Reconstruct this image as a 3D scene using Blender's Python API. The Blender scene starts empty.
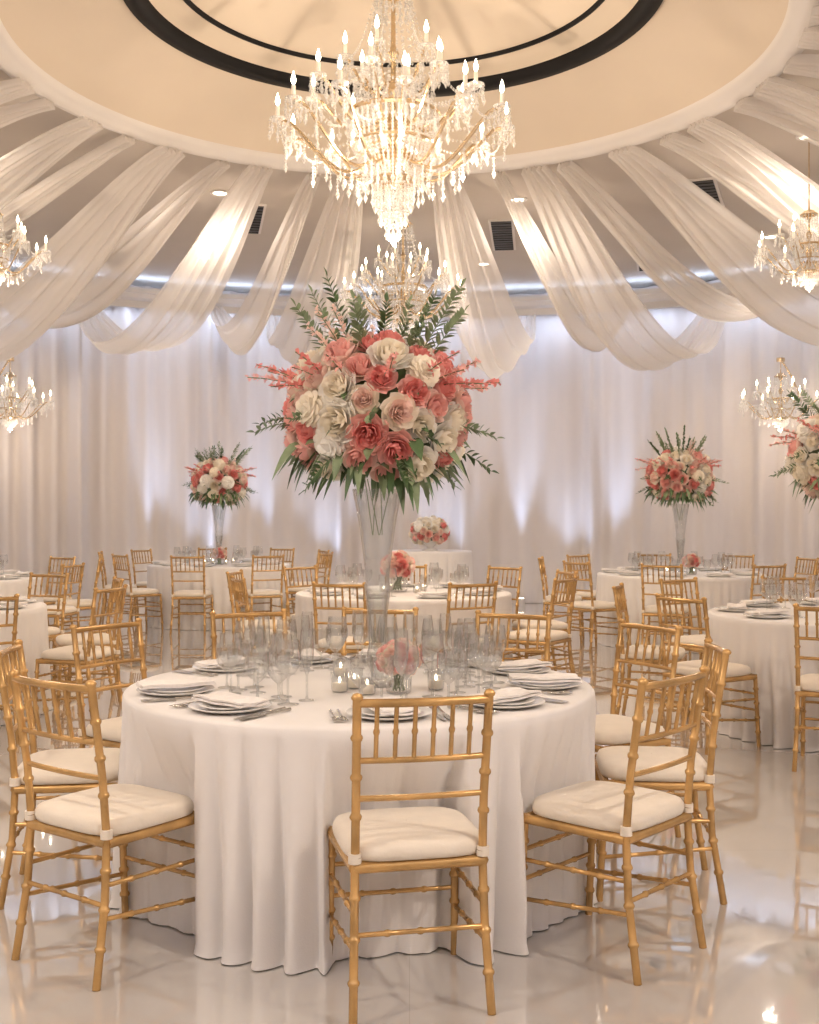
import bpy, math, random
from mathutils import Vector, Matrix
random.seed(7)
S=bpy.context.scene
CX,CY=-0.12,8.4
pi=math.pi
# ---------------- materials ----------------
def nt(name):
    m=bpy.data.materials.new(name); m.use_nodes=True
    n=m.node_tree.nodes; l=m.node_tree.links
    return m,n,l,n["Principled BSDF"]
def pmat(name,col,rough=0.5,metal=0.0,var=0.0,scale=20,emis=None,estr=0,sheen=0,bump=0,bscale=80,spec=0.5):
    m,n,l,b=nt(name)
    b.inputs["Base Color"].default_value=(*col,1)
    b.inputs["Roughness"].default_value=rough
    b.inputs["Metallic"].default_value=metal
    b.inputs["Specular IOR Level"].default_value=spec
    if sheen: b.inputs["Sheen Weight"].default_value=sheen
    if var or bump:
        tc=n.new("ShaderNodeTexCoord")
    if var:
        no=n.new("ShaderNodeTexNoise"); no.inputs["Scale"].default_value=scale; no.inputs["Detail"].default_value=4
        r=n.new("ShaderNodeValToRGB")
        r.color_ramp.elements[0].position=0.3; r.color_ramp.elements[1].position=0.7
        r.color_ramp.elements[0].color=(*[max(0,c*(1-var)) for c in col],1)
        r.color_ramp.elements[1].color=(*[min(1,c*(1+var)) for c in col],1)
        l.new(tc.outputs["Object"],no.inputs["Vector"]); l.new(no.outputs["Fac"],r.inputs["Fac"]); l.new(r.outputs["Color"],b.inputs["Base Color"])
    if bump:
        n2=n.new("ShaderNodeTexNoise"); n2.inputs["Scale"].default_value=bscale
        bp=n.new("ShaderNodeBump"); bp.inputs["Strength"].default_value=bump; bp.inputs["Distance"].default_value=0.01
        l.new(tc.outputs["Object"],n2.inputs["Vector"]); l.new(n2.outputs["Fac"],bp.inputs["Height"]); l.new(bp.outputs["Normal"],b.inputs["Normal"])
    if emis:
        b.inputs["Emission Color"].default_value=(*emis,1); b.inputs["Emission Strength"].default_value=estr
    return m
def fabric(name,col,transp=0.0,transl=0.3,var=0.0):
    m,n,l,b=nt(name)
    b.inputs["Base Color"].default_value=(*col,1); b.inputs["Roughness"].default_value=0.75
    b.inputs["Specular IOR Level"].default_value=0.25
    out=n["Material Output"]
    t=n.new("ShaderNodeBsdfTranslucent"); t.inputs["Color"].default_value=(*col,1)
    if var:
        tc=n.new("ShaderNodeTexCoord"); no=n.new("ShaderNodeTexNoise"); no.inputs["Scale"].default_value=30
        r=n.new("ShaderNodeValToRGB"); r.color_ramp.elements[0].position=0.3; r.color_ramp.elements[1].position=0.7
        r.color_ramp.elements[0].color=(*[max(0,c*(1-var)) for c in col],1)
        r.color_ramp.elements[1].color=(*[min(1,c*(1+var)) for c in col],1)
        l.new(tc.outputs["Object"],no.inputs["Vector"]); l.new(no.outputs["Fac"],r.inputs["Fac"]); l.new(r.outputs["Color"],b.inputs["Base Color"])
    mx=n.new("ShaderNodeMixShader"); mx.inputs[0].default_value=transl
    l.new(b.outputs[0],mx.inputs[1]); l.new(t.outputs[0],mx.inputs[2])
    last=mx
    if transp:
        tr=n.new("ShaderNodeBsdfTransparent")
        m2=n.new("ShaderNodeMixShader"); m2.inputs[0].default_value=transp
        l.new(mx.outputs[0],m2.inputs[1]); l.new(tr.outputs[0],m2.inputs[2]); last=m2
    l.new(last.outputs[0],out.inputs[0])
    return m
def thinglass(name,tint=(0.97,0.98,0.98),add=0.06,mul=0.75):
    m,n,l,b=nt(name); out=n["Material Output"]
    tr=n.new("ShaderNodeBsdfTransparent"); tr.inputs[0].default_value=(*tint,1)
    gl=n.new("ShaderNodeBsdfGlossy"); gl.inputs["Roughness"].default_value=0.03
    lw=n.new("ShaderNodeLayerWeight"); lw.inputs[0].default_value=0.35
    ma=n.new("ShaderNodeMath"); ma.operation='MULTIPLY_ADD'; ma.inputs[1].default_value=mul; ma.inputs[2].default_value=add; ma.use_clamp=True
    mx=n.new("ShaderNodeMixShader")
    l.new(lw.outputs["Facing"],ma.inputs[0]); l.new(ma.outputs[0],mx.inputs[0])
    l.new(tr.outputs[0],mx.inputs[1]); l.new(gl.outputs[0],mx.inputs[2]); l.new(mx.outputs[0],out.inputs[0])
    return m
M={}
M['gold']=pmat('gold_painted_wood',(0.56,0.34,0.13),0.26,0.55,var=0.25,scale=9)
M['cush']=pmat('ivory_cushion_fabric',(0.77,0.69,0.58),0.8,0,var=0.04,scale=12,sheen=0.2,bump=0.15)
M['cloth']=pmat('white_tablecloth_linen',(0.79,0.76,0.735),0.75,0,var=0.03,scale=3,bump=0.1,bscale=200,spec=0.3)
M['china']=pmat('white_china',(0.82,0.80,0.77),0.15)
M['napkin']=pmat('napkin_linen',(0.84,0.80,0.77),0.85,var=0.06,scale=40)
M['silver']=pmat('silver_steel',(0.6,0.57,0.53),0.18,1.0)
M['glass']=thinglass('clear_glass',(0.95,0.96,0.96),0.11,0.95)
M['vase']=thinglass('vase_crystal',(0.93,0.95,0.95),0.14,0.9)
M['brass']=pmat('chandelier_brass',(0.74,0.58,0.38),0.25,0.9,var=0.1,scale=15)
m,n,l,b=nt('cut_crystal')
b.inputs["Base Color"].default_value=(0.74,0.72,0.69,1); b.inputs["Roughness"].default_value=0.05; b.inputs["Specular IOR Level"].default_value=1.0
b.inputs["Emission Color"].default_value=(1,0.86,0.70,1); b.inputs["Emission Strength"].default_value=0.16  # faint self-glow put into the crystal in place of lit sparkle
tr=n.new("ShaderNodeBsdfTransparent"); mx=n.new("ShaderNodeMixShader"); lw=n.new("ShaderNodeLayerWeight"); lw.inputs[0].default_value=0.55
l.new(lw.outputs["Facing"],mx.inputs[0]); 
l.new(tr.outputs[0],mx.inputs[1]); l.new(b.outputs[0],mx.inputs[2]); l.new(mx.outputs[0],n["Material Output"].inputs[0])
M['crystal']=m
M['candle']=pmat('candle_sleeve',(0.9,0.86,0.78),0.5,emis=(1,0.78,0.52),estr=0.3)
M['flame']=pmat('flame_bulb',(1,0.9,0.7),0.4,emis=(1,0.86,0.62),estr=25)
M['pink_d']=fabric('coral_pink_petal',(0.86,0.35,0.32),0,0.28,0.12)
M['pink_m']=fabric('pink_petal',(0.92,0.53,0.48),0,0.30,0.10)
M['pink_l']=fabric('blush_petal',(0.95,0.73,0.65),0,0.30,0.07)
M['cream']=fabric('cream_petal',(0.95,0.88,0.75),0,0.30,0.05)
M['white']=fabric('white_petal',(0.96,0.93,0.87),0,0.30,0.03)
M['leaf']=pmat('green_leaf',(0.08,0.14,0.055),0.5,var=0.4,scale=14)
M['leaf2']=pmat('olive_leaf',(0.20,0.26,0.14),0.5,var=0.3,scale=14)
M['stem']=pmat('stem_green',(0.18,0.23,0.12),0.6)
M['black']=pmat('black_band',(0.006,0.005,0.005),0.6,spec=0.2)
M['ceil']=pmat('ceiling_plaster',(0.53,0.475,0.42),0.8,0,var=0.03,scale=1.2)
M['dome']=pmat('dome_cream_plaster',(0.62,0.53,0.42),0.7,0,var=0.03,scale=1.0)
M['trim']=pmat('trim_white_paint',(0.70,0.66,0.62),0.5)
M['sheer']=fabric('sheer_swag_fabric',(0.89,0.85,0.81),0.27,0.45)
M['drape']=fabric('wall_drape_fabric',(0.70,0.65,0.62),0.0,0.0)
M['blueled']=pmat('cove_led',(0.6,0.75,1),0.5,emis=(0.56,0.71,1.0),estr=26)
M['lamp']=pmat('downlight_lens',(1,0.9,0.8),0.5,emis=(1,0.88,0.7),estr=20)
M['vent']=pmat('vent_dark_metal',(0.02,0.018,0.017),0.5)
# floor
m,n,l,b=nt('polished_floor')
tc=n.new("ShaderNodeTexCoord"); br=n.new("ShaderNodeTexBrick")
br.offset=0; br.inputs["Scale"].default_value=1.0; br.inputs["Brick Width"].default_value=2.4; br.inputs["Row Height"].default_value=2.4
br.inputs["Mortar Size"].default_value=0.0015; br.inputs["Color1"].default_value=(0.58,0.55,0.515,1); br.inputs["Color2"].default_value=(0.57,0.54,0.505,1); br.inputs["Mortar"].default_value=(0.50,0.475,0.44,1)
no=n.new("ShaderNodeTexNoise"); no.inputs["Scale"].default_value=1.3; no.inputs["Detail"].default_value=6
mr=n.new("ShaderNodeMapRange"); mr.inputs[3].default_value=0.02; mr.inputs[4].default_value=0.07
bp=n.new("ShaderNodeBump"); bp.inputs["Strength"].default_value=0.03; bp.inputs["Distance"].default_value=0.02
l.new(tc.outputs["Object"],br.inputs["Vector"]); l.new(tc.outputs["Object"],no.inputs["Vector"])
l.new(br.outputs["Color"],b.inputs["Base Color"]); l.new(no.outputs["Fac"],mr.inputs[0]); l.new(mr.outputs[0],b.inputs["Roughness"])
l.new(no.outputs["Fac"],bp.inputs["Height"]); l.new(bp.outputs["Normal"],b.inputs["Normal"])
b.inputs["Specular IOR Level"].default_value=1.0; b.inputs["Coat Weight"].default_value=1.0; b.inputs["Coat Roughness"].default_value=0.015; b.inputs["Coat IOR"].default_value=2.0
M['floor']=m

# ---------------- mesh builder ----------------
class MB:
    def __init__(s): s.v=[];s.f=[];s.m=[];s.mats=[]
    def mi(s,k):
        if k not in s.mats: s.mats.append(k)
        return s.mats.index(k)
    def grid(s,P,mat,closeU=False):
        b=len(s.v); R=len(P); C=len(P[0]); k=s.mi(mat)
        for r in P: s.v.extend([tuple(p) for p in r])
        for i in range(R-1):
            for j in range(C if closeU else C-1):
                j2=(j+1)%C
                s.f.append((b+i*C+j,b+i*C+j2,b+(i+1)*C+j2,b+(i+1)*C+j)); s.m.append(k)
    def fan(s,pts,mat,rev=False):
        b=len(s.v); s.v.extend([tuple(p) for p in pts]); idx=list(range(b,b+len(pts)))
        if rev: idx.reverse()
        s.f.append(tuple(idx)); s.m.append(s.mi(mat))
    def lathe(s,prof,seg,mat,c=(0,0,0),cap=True):
        P=[]
        for r,z in prof:
            P.append([(c[0]+r*math.cos(2*pi*j/seg),c[1]+r*math.sin(2*pi*j/seg),c[2]+z) for j in range(seg)])
        s.grid(P,mat,True)
        if cap:
            if prof[0][0]>1e-4: s.fan(P[0],mat,True)
            if prof[-1][0]>1e-4: s.fan(P[-1],mat)
    def tube(s,path,rad,seg,mat,cap=True):
        n=len(path); path=[Vector(p) for p in path]
        if not isinstance(rad,(list,tuple)): rad=[rad]*n
        P=[]; pn=None
        for i in range(n):
            t=(path[min(i+1,n-1)]-path[max(i-1,0)])
            if t.length<1e-9: t=Vector((0,0,1))
            t.normalize()
            if pn is None:
                a=Vector((1,0,0)) if abs(t.x)<0.8 else Vector((0,1,0))
                u=(a-t*a.dot(t)).normalized()
            else:
                u=(pn-t*pn.dot(t)); u.normalize()
            pn=u; w=t.cross(u)
            P.append([path[i]+(u*math.cos(2*pi*j/seg)+w*math.sin(2*pi*j/seg))*rad[i] for j in range(seg)])
        s.grid(P,mat,True)
        if cap: s.fan(P[0],mat,True); s.fan(P[-1],mat)
    def box(s,c,d,mat,M4=None):
        x,y,z=d[0]/2,d[1]/2,d[2]/2
        vs=[Vector((sx*x,sy*y,sz*z)) for sx in(-1,1) for sy in(-1,1) for sz in(-1,1)]
        if M4: vs=[M4@v for v in vs]
        b=len(s.v); s.v.extend([tuple(v+Vector(c)) for v in vs]); k=s.mi(mat)
        for q in((0,1,3,2),(4,6,7,5),(0,4,5,1),(2,3,7,6),(0,2,6,4),(1,5,7,3)):
            s.f.append(tuple(b+i for i in q)); s.m.append(k)
    def octa(s,c,r,h,mat):
        b=len(s.v); x,y,z=c; k=s.mi(mat)
        s.v+= [(x+r,y,z),(x,y+r,z),(x-r,y,z),(x,y-r,z),(x,y,z+h),(x,y,z-h)]
        for q in((0,1,4),(1,2,4),(2,3,4),(3,0,4),(1,0,5),(2,1,5),(3,2,5),(0,3,5)):
            s.f.append(tuple(b+i for i in q)); s.m.append(k)
    def mesh(s,name,smooth=True):
        me=bpy.data.meshes.new(name); me.from_pydata(s.v,[],s.f)
        for k in s.mats: me.materials.append(M[k])
        me.polygons.foreach_set("material_index",s.m)
        if smooth: me.polygons.foreach_set("use_smooth",[True]*len(s.f))
        me.update(); return me
def obj(name,me,loc=(0,0,0),rz=0,parent=None,scale=1):
    o=bpy.data.objects.new(name,me); S.collection.objects.link(o)
    o.location=loc; o.rotation_euler=(0,0,rz); o.scale=(scale,)*3
    if parent: o.parent=parent
    return o
def empty(name,loc,rz=0):
    o=bpy.data.objects.new(name,None); S.collection.objects.link(o); o.location=loc; o.rotation_euler=(0,0,rz); o.empty_display_size=0.1; return o

# ---------------- room ----------------
R=9.6
b=MB(); N=96
b.fan([(CX+9.95*math.cos(2*pi*i/N),CY+9.95*math.sin(2*pi*i/N),0) for i in range(N)],'floor')
obj('floor',b.mesh('floor',False))
CZ=4.85
b=MB()
def ring(prof,mat): b.lathe(prof,144,mat,c=(CX,CY,0),cap=False)
ring([(9.95,CZ),(3.02,CZ)],'ceil')
ring([(3.02,CZ),(3.0,CZ-0.05),(2.93,CZ-0.07),(2.86,CZ-0.05),(2.83,CZ-0.02),(2.80,CZ-0.02),(2.78,CZ+0.03)],'trim')
ring([(2.78,CZ+0.03),(2.72,CZ+0.12),(2.6,CZ+0.22),(2.4,CZ+0.32),(2.2,CZ+0.38),(2.02,CZ+0.41)],'dome')
ring([(2.02,CZ+0.41),(2.0,CZ+0.37),(1.88,CZ+0.37),(1.86,CZ+0.45)],'black')
ring([(1.86,CZ+0.45),(1.80,CZ+0.50),(1.67,CZ+0.54)],'dome')
ring([(1.67,CZ+0.54),(1.66,CZ+0.52),(1.635,CZ+0.52),(1.63,CZ+0.55)],'black')
ring([(1.63,CZ+0.55),(1.3,CZ+0.68),(0.8,CZ+0.82),(0.3,CZ+0.9),(0.0,CZ+0.91)],'dome')
obj('ceiling',b.mesh('ceiling'))
# pleated drape wall
b=MB(); NA=1800; rows=[]
zs=[0.005,0.3,1.0,2.0,3.0,3.9,4.4,4.84]
rnd=random.Random(3)
pan=[rnd.uniform(0.6,1.3) for _ in range(60)]
for z in zs:
    row=[]
    for i in range(NA):
        a=2*pi*i/NA; t=a*R
        k=(i*30//NA)
        u=(i*30/NA)%1
        edge=min(u,1-u)
        amp=(0.055+0.02*math.sin(3.0*a+z*0.3))*pan[k]
        f=math.sin(t*19+0.9*math.sin(t*1.7)+0.15*math.sin(z*2+t))*amp+math.sin(t*8.3+1.2)*0.035
        f-= 0.16*math.exp(-(edge*R*2*pi/30/0.10)**2)
        r=R-0.05+f
        row.append((CX+r*math.cos(a),CY+r*math.sin(a),z))
    rows.append(row)
b.grid(rows,'drape',True)
obj('wall_drapery',b.mesh('wall_drapery'))
b=MB(); b.lathe([(9.9,0),(9.9,CZ)],96,'trim',c=(CX,CY,0),cap=False); obj('wall_outer',b.mesh('wall_outer'))
# cornice with cove
b=MB()
b.lathe([(9.5,4.50),(9.16,4.50),(9.16,4.43),(9.12,4.43),(9.12,4.53),(8.98,4.55),(8.95,4.60),(8.90,4.61),(8.90,4.68),(8.92,4.68),(8.92,4.65),(9.5,4.65)],144,'trim',c=(CX,CY,0),cap=False)
obj('trim_cornice',b.mesh('trim_cornice',False))
b=MB(); b.lathe([(9.0,4.66),(9.05,4.66)],144,'blueled',c=(CX,CY,0),cap=False)
b.lathe([(9.30,4.494),(9.22,4.494)],144,'blueled',c=(CX,CY,0),cap=False)
obj('trim_cove_light_strip',b.mesh('trim_cove',False))
# vents
def vent(x,y,w,d,rz):
    b=MB(); b.box((0,0,0),(w,d,0.02),'trim')
    b.box((0,0,-0.012),(w-0.06,d-0.06,0.012),'vent')
    k=int(d/0.12)
    for i in range(k): b.box((0,-d/2+0.1+i*(d-0.2)/max(1,k-1),-0.02),(w-0.06,0.012,0.008),'black')
    obj('ceiling_air_vent',b.mesh('vent',False),(x,y,CZ-0.01),rz)
for x,y,w,d in((-1.95,13.2,0.5,1.3),(3.1,12.25,0.5,1.25),(1.15,14.0,0.3,1.5),(-0.82,14.4,0.28,1.5),(3.3,15.6,0.35,0.8),(-3.9,15.2,0.35,0.8)):
    vent(x,y,w,d,-math.atan2(x-CX,y-CY)*0.5)
# swags
def swag(ang,r0,r1,z0,z1,sag,w0,wm,w1,name='ceiling_swag_drape',seed=0,skew=1.35,dang=0.0):
    rn=random.Random(seed); p1=rn.uniform(0,6); b=MB(); rows=[]; NU=44; NV=44
    for i in range(NU+1):
        t=i/NU
        w=w0+(wm-w0)*math.sin(t/0.6*pi/2) if t<0.6 else wm+(w1-wm)*(1-math.cos((t-0.6)/0.4*pi/2))
        ts=t**skew
        zc=z0+(z1-z0)*t-sag*4*ts*(1-ts)*(0.9)
        rr=r0+(r1-r0)*t
        row=[]; A=ang+dang*t
        for j in range(NV+1):
            u=j/NV*2-1
            fold=0.032*math.sin(u*15+p1+1.5*t)+0.018*math.sin(u*29+2*p1-t*2)
            drop=-0.30*math.sin(pi*t)*(1-u*u)*(w/wm)+0.12*math.sin(pi*t)*math.sin(u*3+p1)
            x=u*w/2; 
            rad=rr+fold*0.3
            px=CX+rad*math.sin(A)+x*math.cos(A); py=CY+rad*math.cos(A)-x*math.sin(A)
            row.append((px,py,zc+fold+drop))
        rows.append(row)
    b.grid(rows,'sheer'); obj(name,b.mesh('swag'))
for k in range(20):
    a=math.radians(9+18*k)
    sgn=1 if math.sin(a)>0 else -1
    swag(a,2.9,9.35,CZ-0.09,4.60,1.15+0.14*math.sin(k*2.3),0.24,0.86,0.30,seed=k,dang=sgn*0.05)
for k in range(20):
    a=math.radians(18*k)
    if k==0: continue
    sgn=1 if math.sin(a)>0 else -1
    thin=k in(1,19)
    off={1:0.03,19:0.03,2:-0.05}.get(k,0.03*math.sin(k*5))
    swag(a+off,2.92,9.3,CZ-0.10,4.62,0.85 if thin else 0.66,0.14,0.40 if thin else 0.44,0.2,seed=100+k,dang=sgn*(0.03 if thin else 0.08))
# downlights
def area(name,loc,size,power,col,rot=(0,0,0)):
    L=bpy.data.lights.new(name,'AREA'); L.shape='DISK'; L.size=size; L.energy=power; L.color=col
    o=bpy.data.objects.new(name,L); S.collection.objects.link(o); o.location=loc; o.rotation_euler=rot; return o
b=MB(); b.lathe([(0.11,0),(0.11,-0.012),(0.075,-0.015),(0.07,-0.004)],20,'trim',cap=False); b.lathe([(0.07,-0.005),(0.0,-0.005)],20,'lamp',cap=False)
dlm=b.mesh('downlight',False)
def dl(x,y,p=30):
    obj('recessed_downlight',dlm,(x,y,CZ-0.002))
    area('downlight_lamp',(x,y,CZ-0.03),0.14,p,(1,0.85,0.71))
for rr,nn,off in((4.2,8,0.314),(7.3,12,0.157)):
    for k in range(nn):
        a=2*pi*k/nn+off; dl(CX+rr*math.sin(a),CY+rr*math.cos(a))
# ---------------- chair ----------------
def bamboo(path,r,nodes,b,seg=8):
    pts=[];rad=[]
    P=[Vector(p) for p in path]; L=[(P[i+1]-P[i]).length for i in range(len(P)-1)]; T=sum(L)
    def at(d):
        i=0
        while i<len(L)-1 and d>L[i]: d-=L[i]; i+=1
        return P[i].lerp(P[i+1],min(1,d/L[i]))
    ds=[(0,r)]
    for k in range(nodes):
        c=T*(k+1)/(nodes+1)
        for dd,m in((-0.010,1),(-0.005,1.3),(0,1.42),(0.005,1.3),(0.010,1)): ds.append((c+dd,r*m))
    ds.append((T,r))
    acc=0
    for x in L[:-1]:
        acc+=x; ds.append((acc,r))
    ds.sort()
    b.tube([at(d) for d,_ in ds],[q for _,q in ds],seg,'gold')
b=MB()
for s in(-1,1):
    bamboo([(s*0.200,-0.235,0),(s*0.190,-0.195,0.25),(s*0.186,-0.185,0.44),(s*0.186,-0.200,0.62),(s*0.190,-0.245,0.915)],0.0128,7,b,10)
    b.lathe([(0.015,0),(0.018,0.007),(0.012,0.016),(0,0.02)],8,'gold',c=(s*0.190,-0.247,0.91))
    bamboo([(s*0.205,0.215,0),(s*0.198,0.19,0.44)],0.0128,4,b,10)
    bamboo([(s*0.193,-0.20,0.20),(s*0.203,0.205,0.16)],0.0078,3,b)
    bamboo([(s*0.191,-0.195,0.30),(s*0.201,0.20,0.29)],0.0078,3,b)
bamboo([(-0.203,0.205,0.22),(0.203,0.205,0.22)],0.0078,3,b)
bamboo([(-0.201,0.20,0.32),(0.201,0.20,0.32)],0.0078,3,b)
bamboo([(-0.192,-0.198,0.24),(0.192,-0.198,0.24)],0.0078,3,b)
for p,q in(((-0.19,-0.185),(0.19,-0.185)),((-0.2,0.19),(0.2,0.19)),((-0.188,-0.185),(-0.2,0.19)),((0.188,-0.185),(0.2,0.19))):
    b.tube([(p[0],p[1],0.425),(q[0],q[1],0.425)],0.017,8,'gold')
def curved(z,y,dy,r):
    b.tube([(x*0.188/5,y-dy*(1-(x/5)**2),z) for x in range(-5,6)],r,8,'gold')
curved(0.900,-0.243,0.02,0.0125); curved(0.735,-0.216,0.016,0.009); curved(0.625,-0.200,0.012,0.009)
for k in range(6):
    x=-0.188+0.376*(k+1)/7; q=1-(x/0.188)**2
    bamboo([(x,-0.216-0.016*q,0.735),(x,-0.243-0.02*q,0.900)],0.0068,1,b)
def sqr(t,a,bb,e=4.5):
    c,s_=math.cos(t),math.sin(t)
    return (a*math.copysign(abs(c)**(2/e),c),bb*math.copysign(abs(s_)**(2/e),s_))
rows=[]
for sc,z in((0.90,0.438),(0.985,0.445),(1.0,0.458),(0.995,0.472),(0.96,0.485),(0.85,0.494),(0.6,0.499),(0.3,0.501),(0.01,0.502)):
    rows.append([(lambda p:(p[0]*(1-0.03*(0.2-p[1])),p[1],z))(sqr(2*pi*j/40,0.212*sc,0.205*sc)) for j in range(40)])
b.grid(rows,'cush',True); b.fan(rows[0],'cush',True)
for s in(-1,1): 
    b.tube([(s*0.187,-0.186,0.440),(s*0.187,-0.186,0.468)],0.019,10,'cush')
chair=b.mesh('chiavari_chair')
def put_chair(x,y,head):
    obj('chiavari_chair',chair,(x,y,0),-math.radians(head))
# ---------------- tablecloth ----------------
def table(x,y,rad,h,seed,chs,name='round_banquet_table',n=300,ampk=1.0,NF=None):
    rn=random.Random(seed); p0=rn.uniform(0,6); NF=NF or rn.randint(22,25)
    b=MB(); rows=[]
    prof=[(0.0,0),(0.5,0),(0.9,0),(0.975,0),(0.992,-0.003),(1.0,-0.012)]
    for q,dz in prof:
        rows.append([(max(q,0.001)*rad*math.cos(2*pi*j/n),max(q,0.001)*rad*math.sin(2*pi*j/n),h+dz) for j in range(n)])
    NZ=26
    def fold(a,t):
        w=a*NF+2.6*math.sin(3*a+p0)+1.9*math.sin(5*a+2*p0)+0.55*math.sin(2.5*t+a*2)
        amp=0.75+0.40*math.sin(7*a+p0*1.7)
        f=amp*0.088*(abs(math.sin(w*0.5))**0.75-0.62)
        f+=0.014*math.sin(w*0.93+p0+t)*t
        return f*ampk
    for i in range(1,NZ+1):
        t=i/NZ; z=h-0.012-(h-0.012-0.004)*t; row=[]
        for j in range(n):
            a=2*pi*j/n
            g=min(1,t*1.25)**0.8
            r=rad+(fold(a,t)-0.008)*g+0.004*t
            if t>0.97: r+=0.010
            lim=r
            for (qx,qy,hd) in chs:
                wgt=1.0 if z<0.5 else max(0,1-(z-0.5)/0.2)
                fx,fy=math.sin(hd),math.cos(hd)
                rr=lim
                while rr>rad*0.5:
                    px=x+rr*math.cos(a)-qx; py=y+rr*math.sin(a)-qy
                    v=px*fx+py*fy; u=px*fy-py*fx
                    if abs(u)<0.222 and -0.25<v<0.230: rr-=0.005
                    else: break
                if rr<lim: rr+= min(0,fold(a,t)*0.6-0.01)
                lim=lim+(rr-lim)*wgt
            row.append([a,lim,z])
        L=[q[1] for q in row]
        for j in range(n): row[j][1]=(L[j-1]+L[j]*2+L[(j+1)%n])/4
        rows.append([(r_*math.cos(a),r_*math.sin(a),z) for a,r_,z in row])
    b.grid(rows,'cloth',True)
    return obj(name,b.mesh('tablecloth'),(x,y,0))
# ---------------- tableware ----------------
def lat(prof,seg,mat):
    b=MB(); b.lathe(prof,seg,mat,cap=False); return b
b=lat([(0.001,0.004),(0.085,0.004),(0.10,0.008),(0.14,0.018),(0.142,0.016),(0.10,0.002),(0.07,0),(0.001,0)],36,'china')
b.lathe([(0.001,0.012),(0.06,0.012),(0.075,0.014),(0.105,0.022),(0.107,0.020),(0.08,0.010),(0.05,0.009)],36,'china',cap=False)
plate=b.mesh('dinner_plate')
b=MB()
for k,(w,d) in enumerate(((0.125,0.27),(0.12,0.262))):
    rows=[]
    for i in range(9):
        yv=-d/2+d*i/8
        rows.append([(-w/2+w*j/6,yv,0.032+k*0.008+0.003*math.sin(j*1.3+k)+0.002*math.sin(i*1.1)) for j in range(7)])
    b.grid(rows,'napkin')
    bot=[[ (p[0],p[1],p[2]-0.006) for p in r] for r in rows]; b.grid(bot,'napkin')
    for e in (0,-1): b.grid([rows[e],bot[e]],'napkin'); b.grid([[r[e] for r in rows],[r[e] for r in bot]],'napkin')
napkin=b.mesh('cloth_napkin')
def cutlery(kind):
    b=MB()
    b.tube([(0,-0.10,0.006),(0,-0.05,0.006),(0,0.02,0.006)],[0.006,0.004,0.003],8,'silver')
    if kind=='fork':
        b.box((0,0.038,0.006),(0.022,0.035,0.003),'silver')
        for k in range(4): b.box((-0.0095+k*0.0063,0.075,0.007),(0.003,0.045,0.0025),'silver')
    else:
        P=[[(-0.008,0.02+0.012*i,0.006),(0.009*(1 if i<9 else 0.5),0.02+0.012*i,0.006)] for i in range(11)]
        b.grid(P,'silver'); b.grid([[(p[0],p[1],0.003) for p in r] for r in P],'silver')
    return b.mesh(kind)
fork=cutlery('fork'); knife=cutlery('knife')
wine=lat([(0.038,0),(0.038,0.002),(0.006,0.006),(0.004,0.02),(0.004,0.09),(0.008,0.098),(0.030,0.115),(0.044,0.14),(0.045,0.165),(0.040,0.20),(0.037,0.225)],20,'glass').mesh('wine_glass')
gob=lat([(0.035,0),(0.035,0.002),(0.006,0.006),(0.004,0.02),(0.005,0.06),(0.02,0.072),(0.038,0.095),(0.043,0.125),(0.041,0.17)],20,'glass').mesh('water_goblet')
flute=lat([(0.03,0),(0.03,0.002),(0.005,0.006),(0.004,0.02),(0.004,0.09),(0.012,0.11),(0.024,0.15),(0.026,0.19),(0.022,0.25)],18,'glass').mesh('champagne_flute')
b=lat([(0.001,0.003),(0.027,0.003),(0.031,0.01),(0.034,0.075)],20,'glass'); b.lathe([(0.026,0.006),(0.026,0.035),(0.001,0.037)],16,'cush',cap=False)
b.lathe([(0.001,0.037),(0.005,0.044),(0.004,0.050),(0.001,0.058)],8,'flame',cap=False)
votive=b.mesh('votive_candle')
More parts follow.
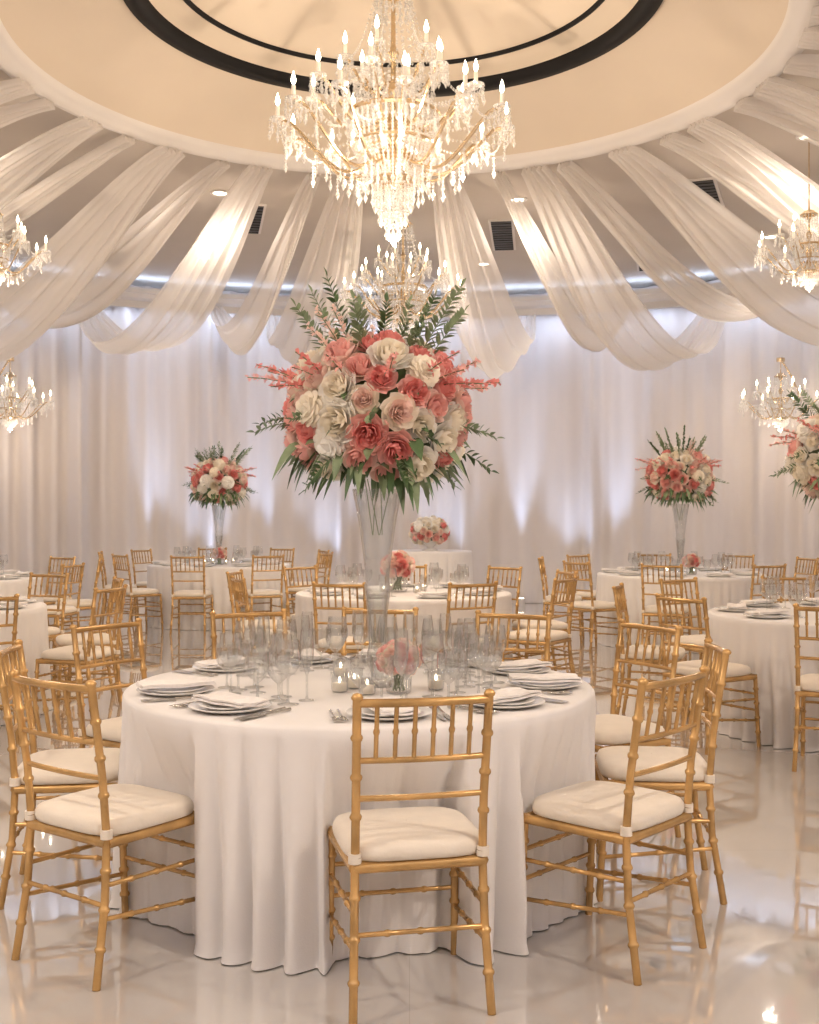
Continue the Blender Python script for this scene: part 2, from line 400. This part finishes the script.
# ---------------- flowers ----------------
def frame(nrm,rn):
    nrm=Vector(nrm).normalized(); a=Vector((0,0,1)) if abs(nrm.z)<0.9 else Vector((1,0,0))
    u=nrm.cross(a).normalized(); w=nrm.cross(u); t=rn.uniform(0,6.28)
    return u*math.cos(t)+w*math.sin(t), -u*math.sin(t)+w*math.cos(t), nrm
def rose(b,c,nrm,r,inner,outer,rn,ruf=0.0):
    U,W,Nn=frame(nrm,rn); c=Vector(c)
    rows=[]
    for i in range(4):
        v=i/3; q=0.13*math.sin(pi*(0.25+0.70*v))
        rows.append([c+(U*math.cos(2*pi*j/6+v*1.5)+W*math.sin(2*pi*j/6+v*1.5))*(q*r)+Nn*r*(0.2+0.62*v) for j in range(6)])
    b.grid(rows,inner,True)
    layers=[(3,0.20,0.86,0.0,1.25,0.60),(4,0.35,0.86,0.0,1.0,0.58),(5,0.51,0.82,0.02,0.85,0.55),(5,0.68,0.74,0.05,0.85,0.52),(6,0.86,0.58,0.10,0.74,0.5),(7,1.03,0.36,0.16,0.66,0.5)]
    for li,(n,Rk,H,curl,wd,cl) in enumerate(layers):
        off=rn.uniform(0,6); mat=inner if li<4 else outer
        for p in range(n):
            a0=off+2*pi*p/n; rows=[]
            for i in range(5):
                v=i/4; row=[]
                for j in range(5):
                    u=j/2-1
                    ang=a0+u*wd*(0.6+0.4*math.sin(pi*min(1,v*1.1+0.1)))
                    edge=1-0.12*u*u*v
                    rad=Rk*(0.30+0.70*math.sin(v*pi*cl))*(0.95+0.09*u)+curl*(v**3)*0.45+(ruf*0.1*math.sin(j*2.5+p) if v>0.7 else 0)
                    h=(-0.25+ (H+0.25)*v*edge)-curl*0.6*(v**4)+ (ruf*0.08*math.sin(j*3+p*2)*v)
                    row.append(c+(U*math.cos(ang)+W*math.sin(ang))*rad*r+Nn*h*r)
                rows.append(row)
            b.grid(rows,mat)
def peony(b,c,nrm,r,mat,rn):
    U,W,Nn=frame(nrm,rn); c=Vector(c)
    rows=[]
    for i in range(6):
        th=pi*0.62*i/5+0.01
        rows.append([c+((U*math.cos(2*pi*j/12)+W*math.sin(2*pi*j/12))*math.sin(th)+Nn*math.cos(th))*r*0.80 for j in range(12)])
    b.grid(rows,mat,True)
    K=60
    for k in range(K):
        th=math.acos(1-(k+0.3)/K*1.25); ph=k*2.39996
        rd=(U*math.cos(ph)+W*math.sin(ph))
        d=rd*math.sin(th)+Nn*math.cos(th)
        out=(rd*math.cos(th)-Nn*math.sin(th))
        side=d.cross(out).normalized()
        tl=rn.uniform(-0.4,0.4); s2=side*math.cos(tl)+out*math.sin(tl); o2=-side*math.sin(tl)+out*math.cos(tl)
        p=c+d*r*0.66; rows=[]
        for i in range(3):
            v=i/2
            rows.append([p+s2*(u*r*0.24*(0.7+0.5*math.sin(v*pi*0.8)))+d*(r*(0.02+0.36*v-0.08*u*u*v))+o2*(r*(0.02+0.16*v*v-0.06*v*(u*u))) for u in(-1,-0.35,0.35,1)])
        b.grid(rows,mat)
def leaf(b,c,d,L,w,mat,rn,droop=0.3):
    c=Vector(c); d=Vector(d).normalized(); s=d.cross(Vector((0,0,1)))
    if s.length<0.1: s=Vector((rn.uniform(-1,1),rn.uniform(-1,1),0))
    s.normalize(); s=(s+Vector((0,0,rn.uniform(-.8,.8)))).normalized(); up=s.cross(d)
    rows=[]
    for i in range(7):
        v=i/6; ww=w*math.sin(pi*(v**0.8)*0.97+0.05)*0.5
        p=c+d*L*v-Vector((0,0,1))*droop*L*v*v
        rows.append([p-s*ww+up*ww*0.35,p,p+s*ww+up*ww*0.35])
    b.grid(rows,mat)
def frond(b,c,d,L,rn,mat,droop=0.15,n=13,ll=0.075,lw=0.016):
    c=Vector(c); d=Vector(d).normalized(); pts=[]
    for i in range(9):
        v=i/8; pts.append(c+d*L*v-Vector((0,0,1))*droop*L*v*v)
    b.tube(pts,[0.003-0.0002*i for i in range(9)],5,'stem')
    s=d.cross(Vector((0,1,0.2))).normalized()
    for k in range(n):
        v=0.25+0.75*k/n; p=c+d*L*v-Vector((0,0,1))*droop*L*v*v
        for sg in(-1,1):
            q=(d*0.8+s*sg*0.75+Vector((rn.uniform(-.2,.2),rn.uniform(-.4,.4),rn.uniform(-.1,.2))))
            leaf(b,p,q,ll*(1.15-0.6*v),lw,mat,rn,0.15)
    leaf(b,pts[-1],d,ll*0.7,lw,mat,rn,0.1)
def spike(b,c,d,L,rn,mat,droop=0.2):
    c=Vector(c); d=Vector(d).normalized(); pts=[]
    for i in range(7):
        v=i/6; pts.append(c+d*L*v-Vector((0,0,1))*droop*L*v*v)
    b.tube(pts,0.0022,5,'stem')
    for k in range(34):
        v=0.3+0.7*k/34; p=c+d*L*v-Vector((0,0,1))*droop*L*v*v
        q=Vector((rn.uniform(-1,1),rn.uniform(-1,1),rn.uniform(-1,1))).normalized()
        rr=0.022*(1.15-v)
        leaf(b,p,q+d*0.7,0.016+rr,0.016,mat,rn,0.0)
def bouquet(seed,N=84,rx=0.322,rz=0.27,fr=0.069,big=True,pinks=False,coremat='leaf'):
    rn=random.Random(seed); b=MB()
    b.lathe([(0.001,-rz*0.75)]+[(rx*0.80*math.cos(t),rz*0.80*math.sin(t)) for t in [x*pi/16 for x in range(-7,8)]]+[(0.001,rz*0.8)],24,coremat,cap=False)
    for k in range(N):
        zz=1-(k+0.5)/N*1.78; ph=k*2.39996+rn.uniform(-.1,.1); s=math.sqrt(max(0,1-zz*zz))
        d=Vector((s*math.cos(ph),s*math.sin(ph),zz)); sc=rn.uniform(0.92,1.05)
        c=Vector((d.x*rx*sc,d.y*rx*sc,d.z*rz*sc))
        r=fr*rn.uniform(0.82,1.12); q=rn.random()
        if pinks: q*=0.55
        if q<0.12: rose(b,c,d,r*0.95,'pink_d','pink_m',rn)
        elif q<0.35: rose(b,c,d,r,'pink_m','pink_l',rn)
        elif q<0.41: rose(b,c,d,r,'pink_d','pink_m',rn,0.3)
        elif q<0.57: rose(b,c,d,r,'pink_l','cream',rn,0.1)
        elif q<0.80: peony(b,c,d,r*1.05,'white' if rn.random()<0.6 else 'cream',rn)
        else: rose(b,c,d,r*1.05,'cream','white',rn,0.1)
        if big and k%3==0:
            e=Vector((rn.uniform(-1,1),rn.uniform(-1,1),rn.uniform(-1,1)))*0.5
            leaf(b,c*0.92,d+e,0.10,0.035,'leaf' if rn.random()<0.6 else 'leaf2',rn,0.3)
    if big:
        for k in range(110):
            ph=rn.uniform(0,2*pi); el=rn.uniform(-1.0,0.0)
            d=Vector((math.cos(ph),math.sin(ph),el)); q=rn.uniform(0.40,0.95); c=Vector((math.cos(ph)*rx*q,math.sin(ph)*rx*q,-rz*(1.10-q*0.7)*rn.uniform(0.85,1.0)))
            leaf(b,c,d+Vector((rn.uniform(-.5,.5),rn.uniform(-.5,.5),rn.uniform(-.2,.2))),rn.uniform(0.08,0.15),rn.uniform(0.032,0.055),'leaf' if rn.random()<0.7 else 'leaf2',rn,rn.uniform(0.2,0.8))
        for k in range(15):
            ph=2*pi*k/15+rn.uniform(-.2,.2)
            d=Vector((math.cos(ph),math.sin(ph),rn.uniform(-0.45,0.25))); 
            frond(b,d*rx*0.75+Vector((0,0,-0.06)),d,rn.uniform(0.14,0.25),rn,'leaf2' if k%3 else 'leaf',0.30,8,0.05,0.020)
        for k in range(12):
            ph=2*pi*k/12+rn.uniform(-.3,.3); t=rn.uniform(0.15,0.75)
            d=Vector((math.cos(ph)*t,math.sin(ph)*t,1))
            frond(b,Vector((d.x*0.22,d.y*0.22,rz*0.55)),d,rn.uniform(0.26,0.44),rn,'leaf2' if k%3 else 'leaf',0.08,14,0.065,0.020)
        for k in range(8):
            ph=rn.uniform(0,6.28); t=rn.uniform(0.5,1.0)
            d=Vector((math.cos(ph)*t,math.sin(ph)*t,1))
            spike(b,Vector((d.x*0.15,d.y*0.15,rz*0.6)),d,rn.uniform(0.2,0.32),rn,'leaf2' if k%2 else 'pink_l',0.1)
        for k in range(22):
            ph=2*pi*k/22+rn.uniform(-.2,.2)
            d=Vector((math.cos(ph),math.sin(ph),rn.uniform(0.10,0.75)))
            spike(b,Vector((d.x*rx*0.7,d.y*rx*0.7,rz*0.35)),d,rn.uniform(0.2,0.32),rn,'pink_d' if k%2 else 'pink_m',0.15)
    return b.mesh('rose_bouquet')
bq=bouquet(11); bq2=bouquet(23,N=64,fr=0.076)
lowb=bouquet(5,N=22,rx=0.055,rz=0.045,fr=0.030,big=False,pinks=True,coremat='pink_d')
bigLow=bouquet(8,N=56,rx=0.24,rz=0.17,fr=0.06,big=False)
b=MB()
b.lathe([(0.001,0.006),(0.095,0.006),(0.098,0.010),(0.07,0.018),(0.026,0.03),(0.022,0.05),(0.040,0.075),(0.044,0.10),(0.040,0.125),(0.034,0.15),(0.040,0.28),(0.050,0.36),(0.052,0.385),(0.044,0.40),(0.055,0.50),(0.073,0.63),(0.098,0.76)],32,'vase',cap=False)
b.lathe([(0.098,0.010),(0.098,0.0),(0.001,0.0)],32,'vase',cap=False)
b.lathe([(0.001,0.16),(0.028,0.165),(0.033,0.28),(0.044,0.37)],20,'glass',cap=False)
for k in range(5):
    a=k*2.4; b.tube([(0.02*math.cos(a),0.02*math.sin(a),0.58),(0.03*math.cos(a+.6),0.03*math.sin(a+.6),0.66),(0.06*math.cos(a+1),0.06*math.sin(a+1),0.80)],0.002,5,'stem')
vase=b.mesh('trumpet_vase')
def centerpiece(x,y,z,me,rz=0,sc=1):
    e=empty('tall_floral_centerpiece',(x,y,z),rz)
    obj('glass_trumpet_vase',vase,(0,0,0),0,e); obj('rose_bouquet',me,(0,0,1.045*sc),0,e)
b=MB(); b.lathe([(0.001,0.002),(0.04,0.002),(0.043,0.01),(0.045,0.075)],24,'glass',cap=False)
for k in range(9):
    a=k*0.7; b.tube([(0.02*math.cos(a),0.02*math.sin(a),0.01),(0.03*math.cos(a+2),0.03*math.sin(a+2),0.09)],0.003,5,'stem')
cup=b.mesh('glass_cup')
def posy(x,y,z,sc=1.0):
    e=empty('small_rose_posy',(x,y,z)); e.scale=(sc,)*3
    obj('glass_cup',cup,(0,0,0),0,e); obj('rose_cluster',lowb,(0,0,0.115),0,e)

def setting(tx,ty,h,ang,rad,full,rn):
    c,s=math.cos(ang),math.sin(ang)
    def P(r,t): return (tx+r*c-t*s, ty+r*s+t*c, h+0.001)
    rz=ang+pi/2
    pr=rad-0.19
    obj('dinner_plate',plate,P(pr,0),rz)
    obj('cloth_napkin',napkin,P(pr,0),rz+rn.uniform(-.15,.15) + (pi/2 if rn.random()<0.5 else 0))
    if full:
        for t in(-0.157,-0.182): obj('dinner_fork',fork,P(pr,t),rz+pi)
        for t in(0.157,0.182): obj('dinner_knife',knife,P(pr,t),rz+pi)
        obj('water_goblet',gob,P(pr-0.20,-0.065))
        if math.degrees(ang)>0 or abs(math.degrees(ang)+80)>20: obj('wine_glass',wine,P(pr-0.30,-0.04))
    obj('wine_glass',wine,P(pr-0.19,0.09))
    obj('water_goblet',gob,P(pr-0.23,0.01))
    if full: obj('champagne_flute',flute,P(pr-0.29,0.09))

# ------------- main table ----------------
TX,TY=-0.19,4.42
main=[(-0.01,3.42,-12),(-0.96,3.70,36),(-1.27,4.32,82),(-1.19,5.08,125),(-0.72,5.60,155),(-0.17,5.76,183),(0.42,5.52,205),(0.88,5.05,240),(0.93,4.36,275),(0.655,3.74,-47)]
for c in main: put_chair(*c)
h=0.76
table(TX,TY,0.9,h,4,[(x,y,math.radians(a)) for x,y,a in main],n=900,NF=46,ampk=1.0)
rn=random.Random(2)
even=[-80,-116-10,-152-10,146,112,82,52,26,-6,-43]
for d_ in even: setting(TX,TY,h,math.radians(d_),0.9,True,rn)
centerpiece(-0.125,4.42,h,bq,0.4)
posy(-0.04,4.20,h,1.1)
for x,y in((-0.26,4.22),(-0.155,4.16),(0.10,4.28),(-0.28,4.62),(-0.21,4.31)): obj('votive_candle',votive,(x,y,h))
# ------------- other tables ------------
def full_table(x,y,n,off,seed,cp=None,r=0.9,pos=True,dist=1.2):
    rn=random.Random(seed); ch=[]
    for k in range(n):
        a=math.radians(off)+2*pi*k/n; d=dist+rn.uniform(-0.03,0.08)
        cx,cy=x+d*math.cos(a),y+d*math.sin(a)
        hd=math.degrees(math.atan2(x-cx,y-cy))+rn.uniform(-8,8)
        put_chair(cx,cy,hd); ch.append((cx,cy,math.radians(hd)))
    table(x,y,r,0.76,seed,ch,n=360,NF=42)
    for k in range(n):
        setting(x,y,0.76,math.radians(off)+2*pi*k/n,r,False,rn)
    if cp: centerpiece(x,y,0.76,cp,seed)
    if pos: posy(x+0.05,y-0.28,0.76,1.25)
    for k in range(4):
        a=k*1.57+0.6; obj('votive_candle',votive,(x+0.2*math.cos(a),y+0.2*math.sin(a)+0.02,0.76))
full_table(-0.05,9.5,9,-70,31,None,pos=False)
posy(-0.1,9.5,0.76,1.9)
full_table(-2.45,14.6,9,-96,32,bq2)
full_table(2.96,12.4,9,-110,33,bq)
full_table(2.90,7.5,9,-114,34,bq2)
full_table(-3.5,8.0,9,-50,35,None)
full_table(-4.7,11.6,9,-20,37,None)
full_table(6.0,11.4,8,0,38,bq)
# display table
table(0.28,15.6,0.58,0.90,36,[],name='round_display_table',NF=34)
e=empty('low_floral_arrangement',(0.28,15.6,0.90))
b=MB(); b.lathe([(0.001,0),(0.10,0),(0.11,0.01),(0.04,0.03),(0.04,0.05),(0.13,0.11),(0.16,0.14)],28,'china',cap=False)
obj('footed_bowl',b.mesh('footed_bowl'),(0,0,0),0,e); obj('rose_mound',bigLow,(0,0,0.26),0,e)

# ---------------- chandeliers ----------------
def strand(b,p,q,n,r,sag=0.0):
    p=Vector(p); q=Vector(q)
    for i in range(n):
        t=(i+0.5)/n; c=p.lerp(q,t)-Vector((0,0,sag*4*t*(1-t))); b.octa(c,r,r*1.35,'crystal')
def hang(b,p,n,r,step,drop=True):
    for i in range(n): b.octa((p[0],p[1],p[2]-step*(i+0.5)),r,r*1.3,'crystal')
    if drop: b.octa((p[0],p[1],p[2]-step*n-r*2.2),r*1.6,r*3.8,'crystal')
def arm(b,a,r0,z0,r1,z1,dip,tr=0.011,k=1.0):
    pts=[]
    for i in range(17):
        t=i/16; rr=r0+(r1-r0)*t
        z=z0+(z1-z0)*t**1.6 - dip*math.sin(pi*min(1,t*1.12))*(1-0.1*t) + 0.35*dip*math.sin(2*pi*t)*-0.6
        pts.append((rr*math.cos(a),rr*math.sin(a),z))
    b.tube(pts,tr,6,'brass')
    x,y=r1*math.cos(a),r1*math.sin(a); z=pts[-1][2]
    b.lathe([(0.008,-0.03*k),(0.02*k,-0.015*k),(0.05*k,0.0),(0.062*k,0.014*k),(0.058*k,0.016*k),(0.02*k,0.008*k),(0.017*k,0.03*k)],12,'crystal',c=(x,y,z),cap=False)
    b.lathe([(0.015*k,0.01),(0.015*k,0.10*k),(0.001,0.102*k)],8,'candle',c=(x,y,z),cap=False)
    b.lathe([(0.001,0.10*k),(0.015*k,0.12*k),(0.018*k,0.14*k),(0.010*k,0.17*k),(0.001,0.20*k)],8,'flame',c=(x,y,z),cap=False)
    for j in range(8):
        aa=2*pi*j/8+a; hang(b,(x+0.058*k*math.cos(aa),y+0.058*k*math.sin(aa),z+0.01),2 if j%2 else 4,0.0100*k,0.026*k)
    return (x,y,z),pts
def chand(big=True,k=1.0,top=1.4,tiers=((12,0.85,0.04,0.20),(8,0.62,0.27,0.14),(6,0.36,0.50,0.08))):
    b=MB()
    ct=1.02 if big else 0.60
    b.lathe([(0.001,-0.42*k),(0.05*k,-0.40*k),(0.03*k,-0.35*k),(0.02*k,-0.3*k),(0.025*k,-0.1*k),(0.06*k,-0.02*k),(0.03*k,0.05*k),(0.02*k,0.2*k),(0.05*k,0.28*k),(0.02*k,0.34*k),(0.018*k,0.5*k),(0.045*k,0.56*k),(0.018*k,0.62*k),(0.015*k,(ct+0.1)*k),(0.006,(ct+0.15)*k),(0.006,top)],16,'brass')
    b.lathe([(0.09*k,top-0.05),(0.09*k,top)],20,'brass')
    def rg(r,z,t=0.012):
        P=[(r*math.cos(2*pi*i/40),r*math.sin(2*pi*i/40)) for i in range(40)]
        b.grid([[(x*s,y*s,z+dz) for x,y in P] for s,dz in((1,-t),(1+t/r,0),(1,t),(1-t/r,0),(1,-t))],'brass',True)
    br_=0.34 if big else 0.24
    r2=br_*0.91
    rg(br_*k,0.10*k,0.018*k); rg(r2*k,-0.12*k,0.012*k); rg(0.14*k,-0.38*k if big else -0.32*k,0.028*k); rg(0.13*k,ct*k,0.014*k)
    n=44 if big else 26
    for i in range(n):
        a=2*pi*i/n; c,s=math.cos(a),math.sin(a)
        strand(b,(br_*k*c,br_*k*s,0.09*k),(r2*k*c,r2*k*s,-0.12*k),9,0.0125*k,0)
        strand(b,(r2*k*c,r2*k*s,-0.12*k),(0.14*k*c,0.14*k*s,-0.38*k if big else -0.32*k),13,0.0115*k,0.03*k)
        if i%2==0: strand(b,(0.13*k*c,0.13*k*s,ct*k),(br_*k*c,br_*k*s,0.11*k),26,0.0100*k,0.24*k)
        hang(b,(br_*k*c,br_*k*s,0.08*k),2,0.010*k,0.024*k)
    for r,z,nn,cn in((0.13,ct,16,5),(0.22 if big else .16,-0.28,24,4),(0.14,-0.38 if big else -.3,20,6 if big else 3),(0.10,-0.40 if big else -.32,14,9 if big else 5),(0.05,-0.42 if big else -.34,8,12 if big else 7)):
        for i in range(nn):
            a=2*pi*i/nn; hang(b,(r*k*math.cos(a),r*k*math.sin(a),z*k),cn,0.0115*k,0.028*k)
    b.octa((0,0,(-0.82 if big else -.6)*k),0.03*k,0.05*k,'crystal')
    b.lathe([(0.13*k,ct*k),(0.08*k,(ct+.06)*k),(0.03*k,(ct+.08)*k)],20,'brass',cap=False)
    for ti,(nn,r,z,dip) in enumerate(tiers):
        tips=[]
        for i in range(nn):
            a=2*pi*(i+0.5*(ti%2)+0.2)/nn
            tip,pts=arm(b,a,0.08*k,(z-0.18)*k,r*k,z*k,dip*k,0.013*k,k if big else k*1.3)
            tips.append(tip)
            for q in(4,6,8,10,12,14): hang(b,pts[q],3 if q%4 else 5,0.0110*k,0.028*k)
        for i in range(nn):
            p,q=tips[i],tips[(i+1)%nn]; strand(b,p,q,17,0.0105*k,0.12*k)
            t=Vector(p); c=Vector((0.13*k*math.cos(math.atan2(t.y,t.x)),0.13*k*math.sin(math.atan2(t.y,t.x)),(ct if ti==2 else (0.10+0.2*ti))*k))
            strand(b,p,c,24,0.0100*k,0.14*k)
            mid=(Vector(p)+Vector(q))/2-Vector((0,0,0.12*k)); hang(b,mid,5,0.0110*k,0.028*k)
    return b.mesh('crystal_chandelier',False)
WARM=(1,0.80,0.62)
def plight(x,y,z,p,r=0.05,col=WARM):
    L=bpy.data.lights.new('chandelier_glow','POINT'); L.energy=p; L.color=col; L.shadow_soft_size=r
    o=bpy.data.objects.new('chandelier_glow',L); S.collection.objects.link(o); o.location=(x,y,z)
cz=4.26
c1=chand(True,1.0,CZ+0.90-cz)
obj('crystal_chandelier',c1,(CX,8.4,cz))
for a in range(3): plight(CX+0.65*math.cos(a*2.1+.5),8.4+0.65*math.sin(a*2.1+.5),cz-0.25,40,0.04)
plight(CX,8.4,3.28,140,0.02)
c2=chand(True,0.76,CZ-3.82)
obj('crystal_chandelier',c2,(-0.07,12.5,3.82))
plight(-0.07,12.5,3.05,95,0.02)
c3=chand(False,0.55,CZ-3.72,tiers=((8,0.8,0.04,0.2),(6,0.45,0.3,0.12)))
for x in(-3.66,3.52):
    obj('crystal_chandelier',c3,(x,10.0,3.72)); plight(x,10,3.30,55,0.02)
# unseen chandeliers added near the camera; their point lights are fill
for x,y in((-2.3,2.0),(2.3,2.0)):
    obj('crystal_chandelier',c2,(x,y,3.82)); plight(x,y,3.1,200,0.05,(1,0.85,0.71))
c4=chand(False,0.62,0.62,tiers=((8,0.85,0.04,0.2),(6,0.5,0.28,0.12)))
for px in(-0.352,0.327):
    Y=10.0
    while math.hypot(px*Y-CX,Y-CY)<8.7: Y+=0.01
    X=px*Y; e=empty('wall_crystal_sconce',(X,Y,2.90))
    obj('crystal_sconce_body',c4,(0,0,0),0,e)
    a=math.atan2(Y-CY,X-CX); b=MB()
    b.tube([(0,0,0.58),(0.12*math.cos(a),0.12*math.sin(a),0.56),(0.5*math.cos(a),0.5*math.sin(a),0.40),(0.88*math.cos(a),0.88*math.sin(a),0.1)],0.014,8,'brass')
    obj('wall_bracket',b.mesh('wall_bracket'),(0,0,0),0,e)
    plight(X-0.1*math.cos(a),Y-0.1*math.sin(a),2.45,25,0.02)
# ---------------- uplights on drapes ----------------
b=MB(); b.lathe([(0.06,0),(0.06,0.10),(0.05,0.11)],20,'trim'); b.lathe([(0.045,0.112),(0.001,0.112)],20,'lamp',cap=False)
upm=b.mesh('uplight',False)
def uplight(sl,p,ang=26,off=0.42,lean=0.36):
    Y=8.4
    while math.hypot(sl*Y-CX,Y-CY)<R-off: Y+=0.01
    X=sl*Y; obj('floor_uplight',upm,(X,Y,0))
    L=bpy.data.lights.new('uplight_beam','SPOT'); L.energy=p; L.color=(0.50,0.66,1.0); L.spot_size=math.radians(ang); L.spot_blend=1.0; L.shadow_soft_size=0.05
    o=bpy.data.objects.new('uplight_beam',L); S.collection.objects.link(o); o.location=(X,Y,0.13)
    d=Vector((X-CX,Y-CY,0)).normalized()*lean+Vector((0,0,2.0)); o.rotation_euler=d.to_track_quat('-Z','Y').to_euler()
for sl in(-0.222,-0.128,0.098,0.183): uplight(sl,620,20,0.42,0.30)
for sl in(-0.175,-0.07,0.03,0.14): uplight(sl,210,56,0.65)
# ---------------- world, camera ----------------
w=bpy.data.worlds.new('world'); S.world=w; w.use_nodes=True
w.node_tree.nodes['Background'].inputs[0].default_value=(1,0.9,0.8,1); w.node_tree.nodes['Background'].inputs[1].default_value=0.3
cam=bpy.data.cameras.new('camera'); co=bpy.data.objects.new('camera',cam); S.collection.objects.link(co)
co.location=(0,0,1.43); co.rotation_euler=(pi/2,0,0); cam.sensor_fit='VERTICAL'; cam.sensor_height=24; cam.lens=24*1135/1024; cam.clip_end=100
S.camera=co
S.view_settings.view_transform='Standard'
S.view_settings.exposure=-0.5
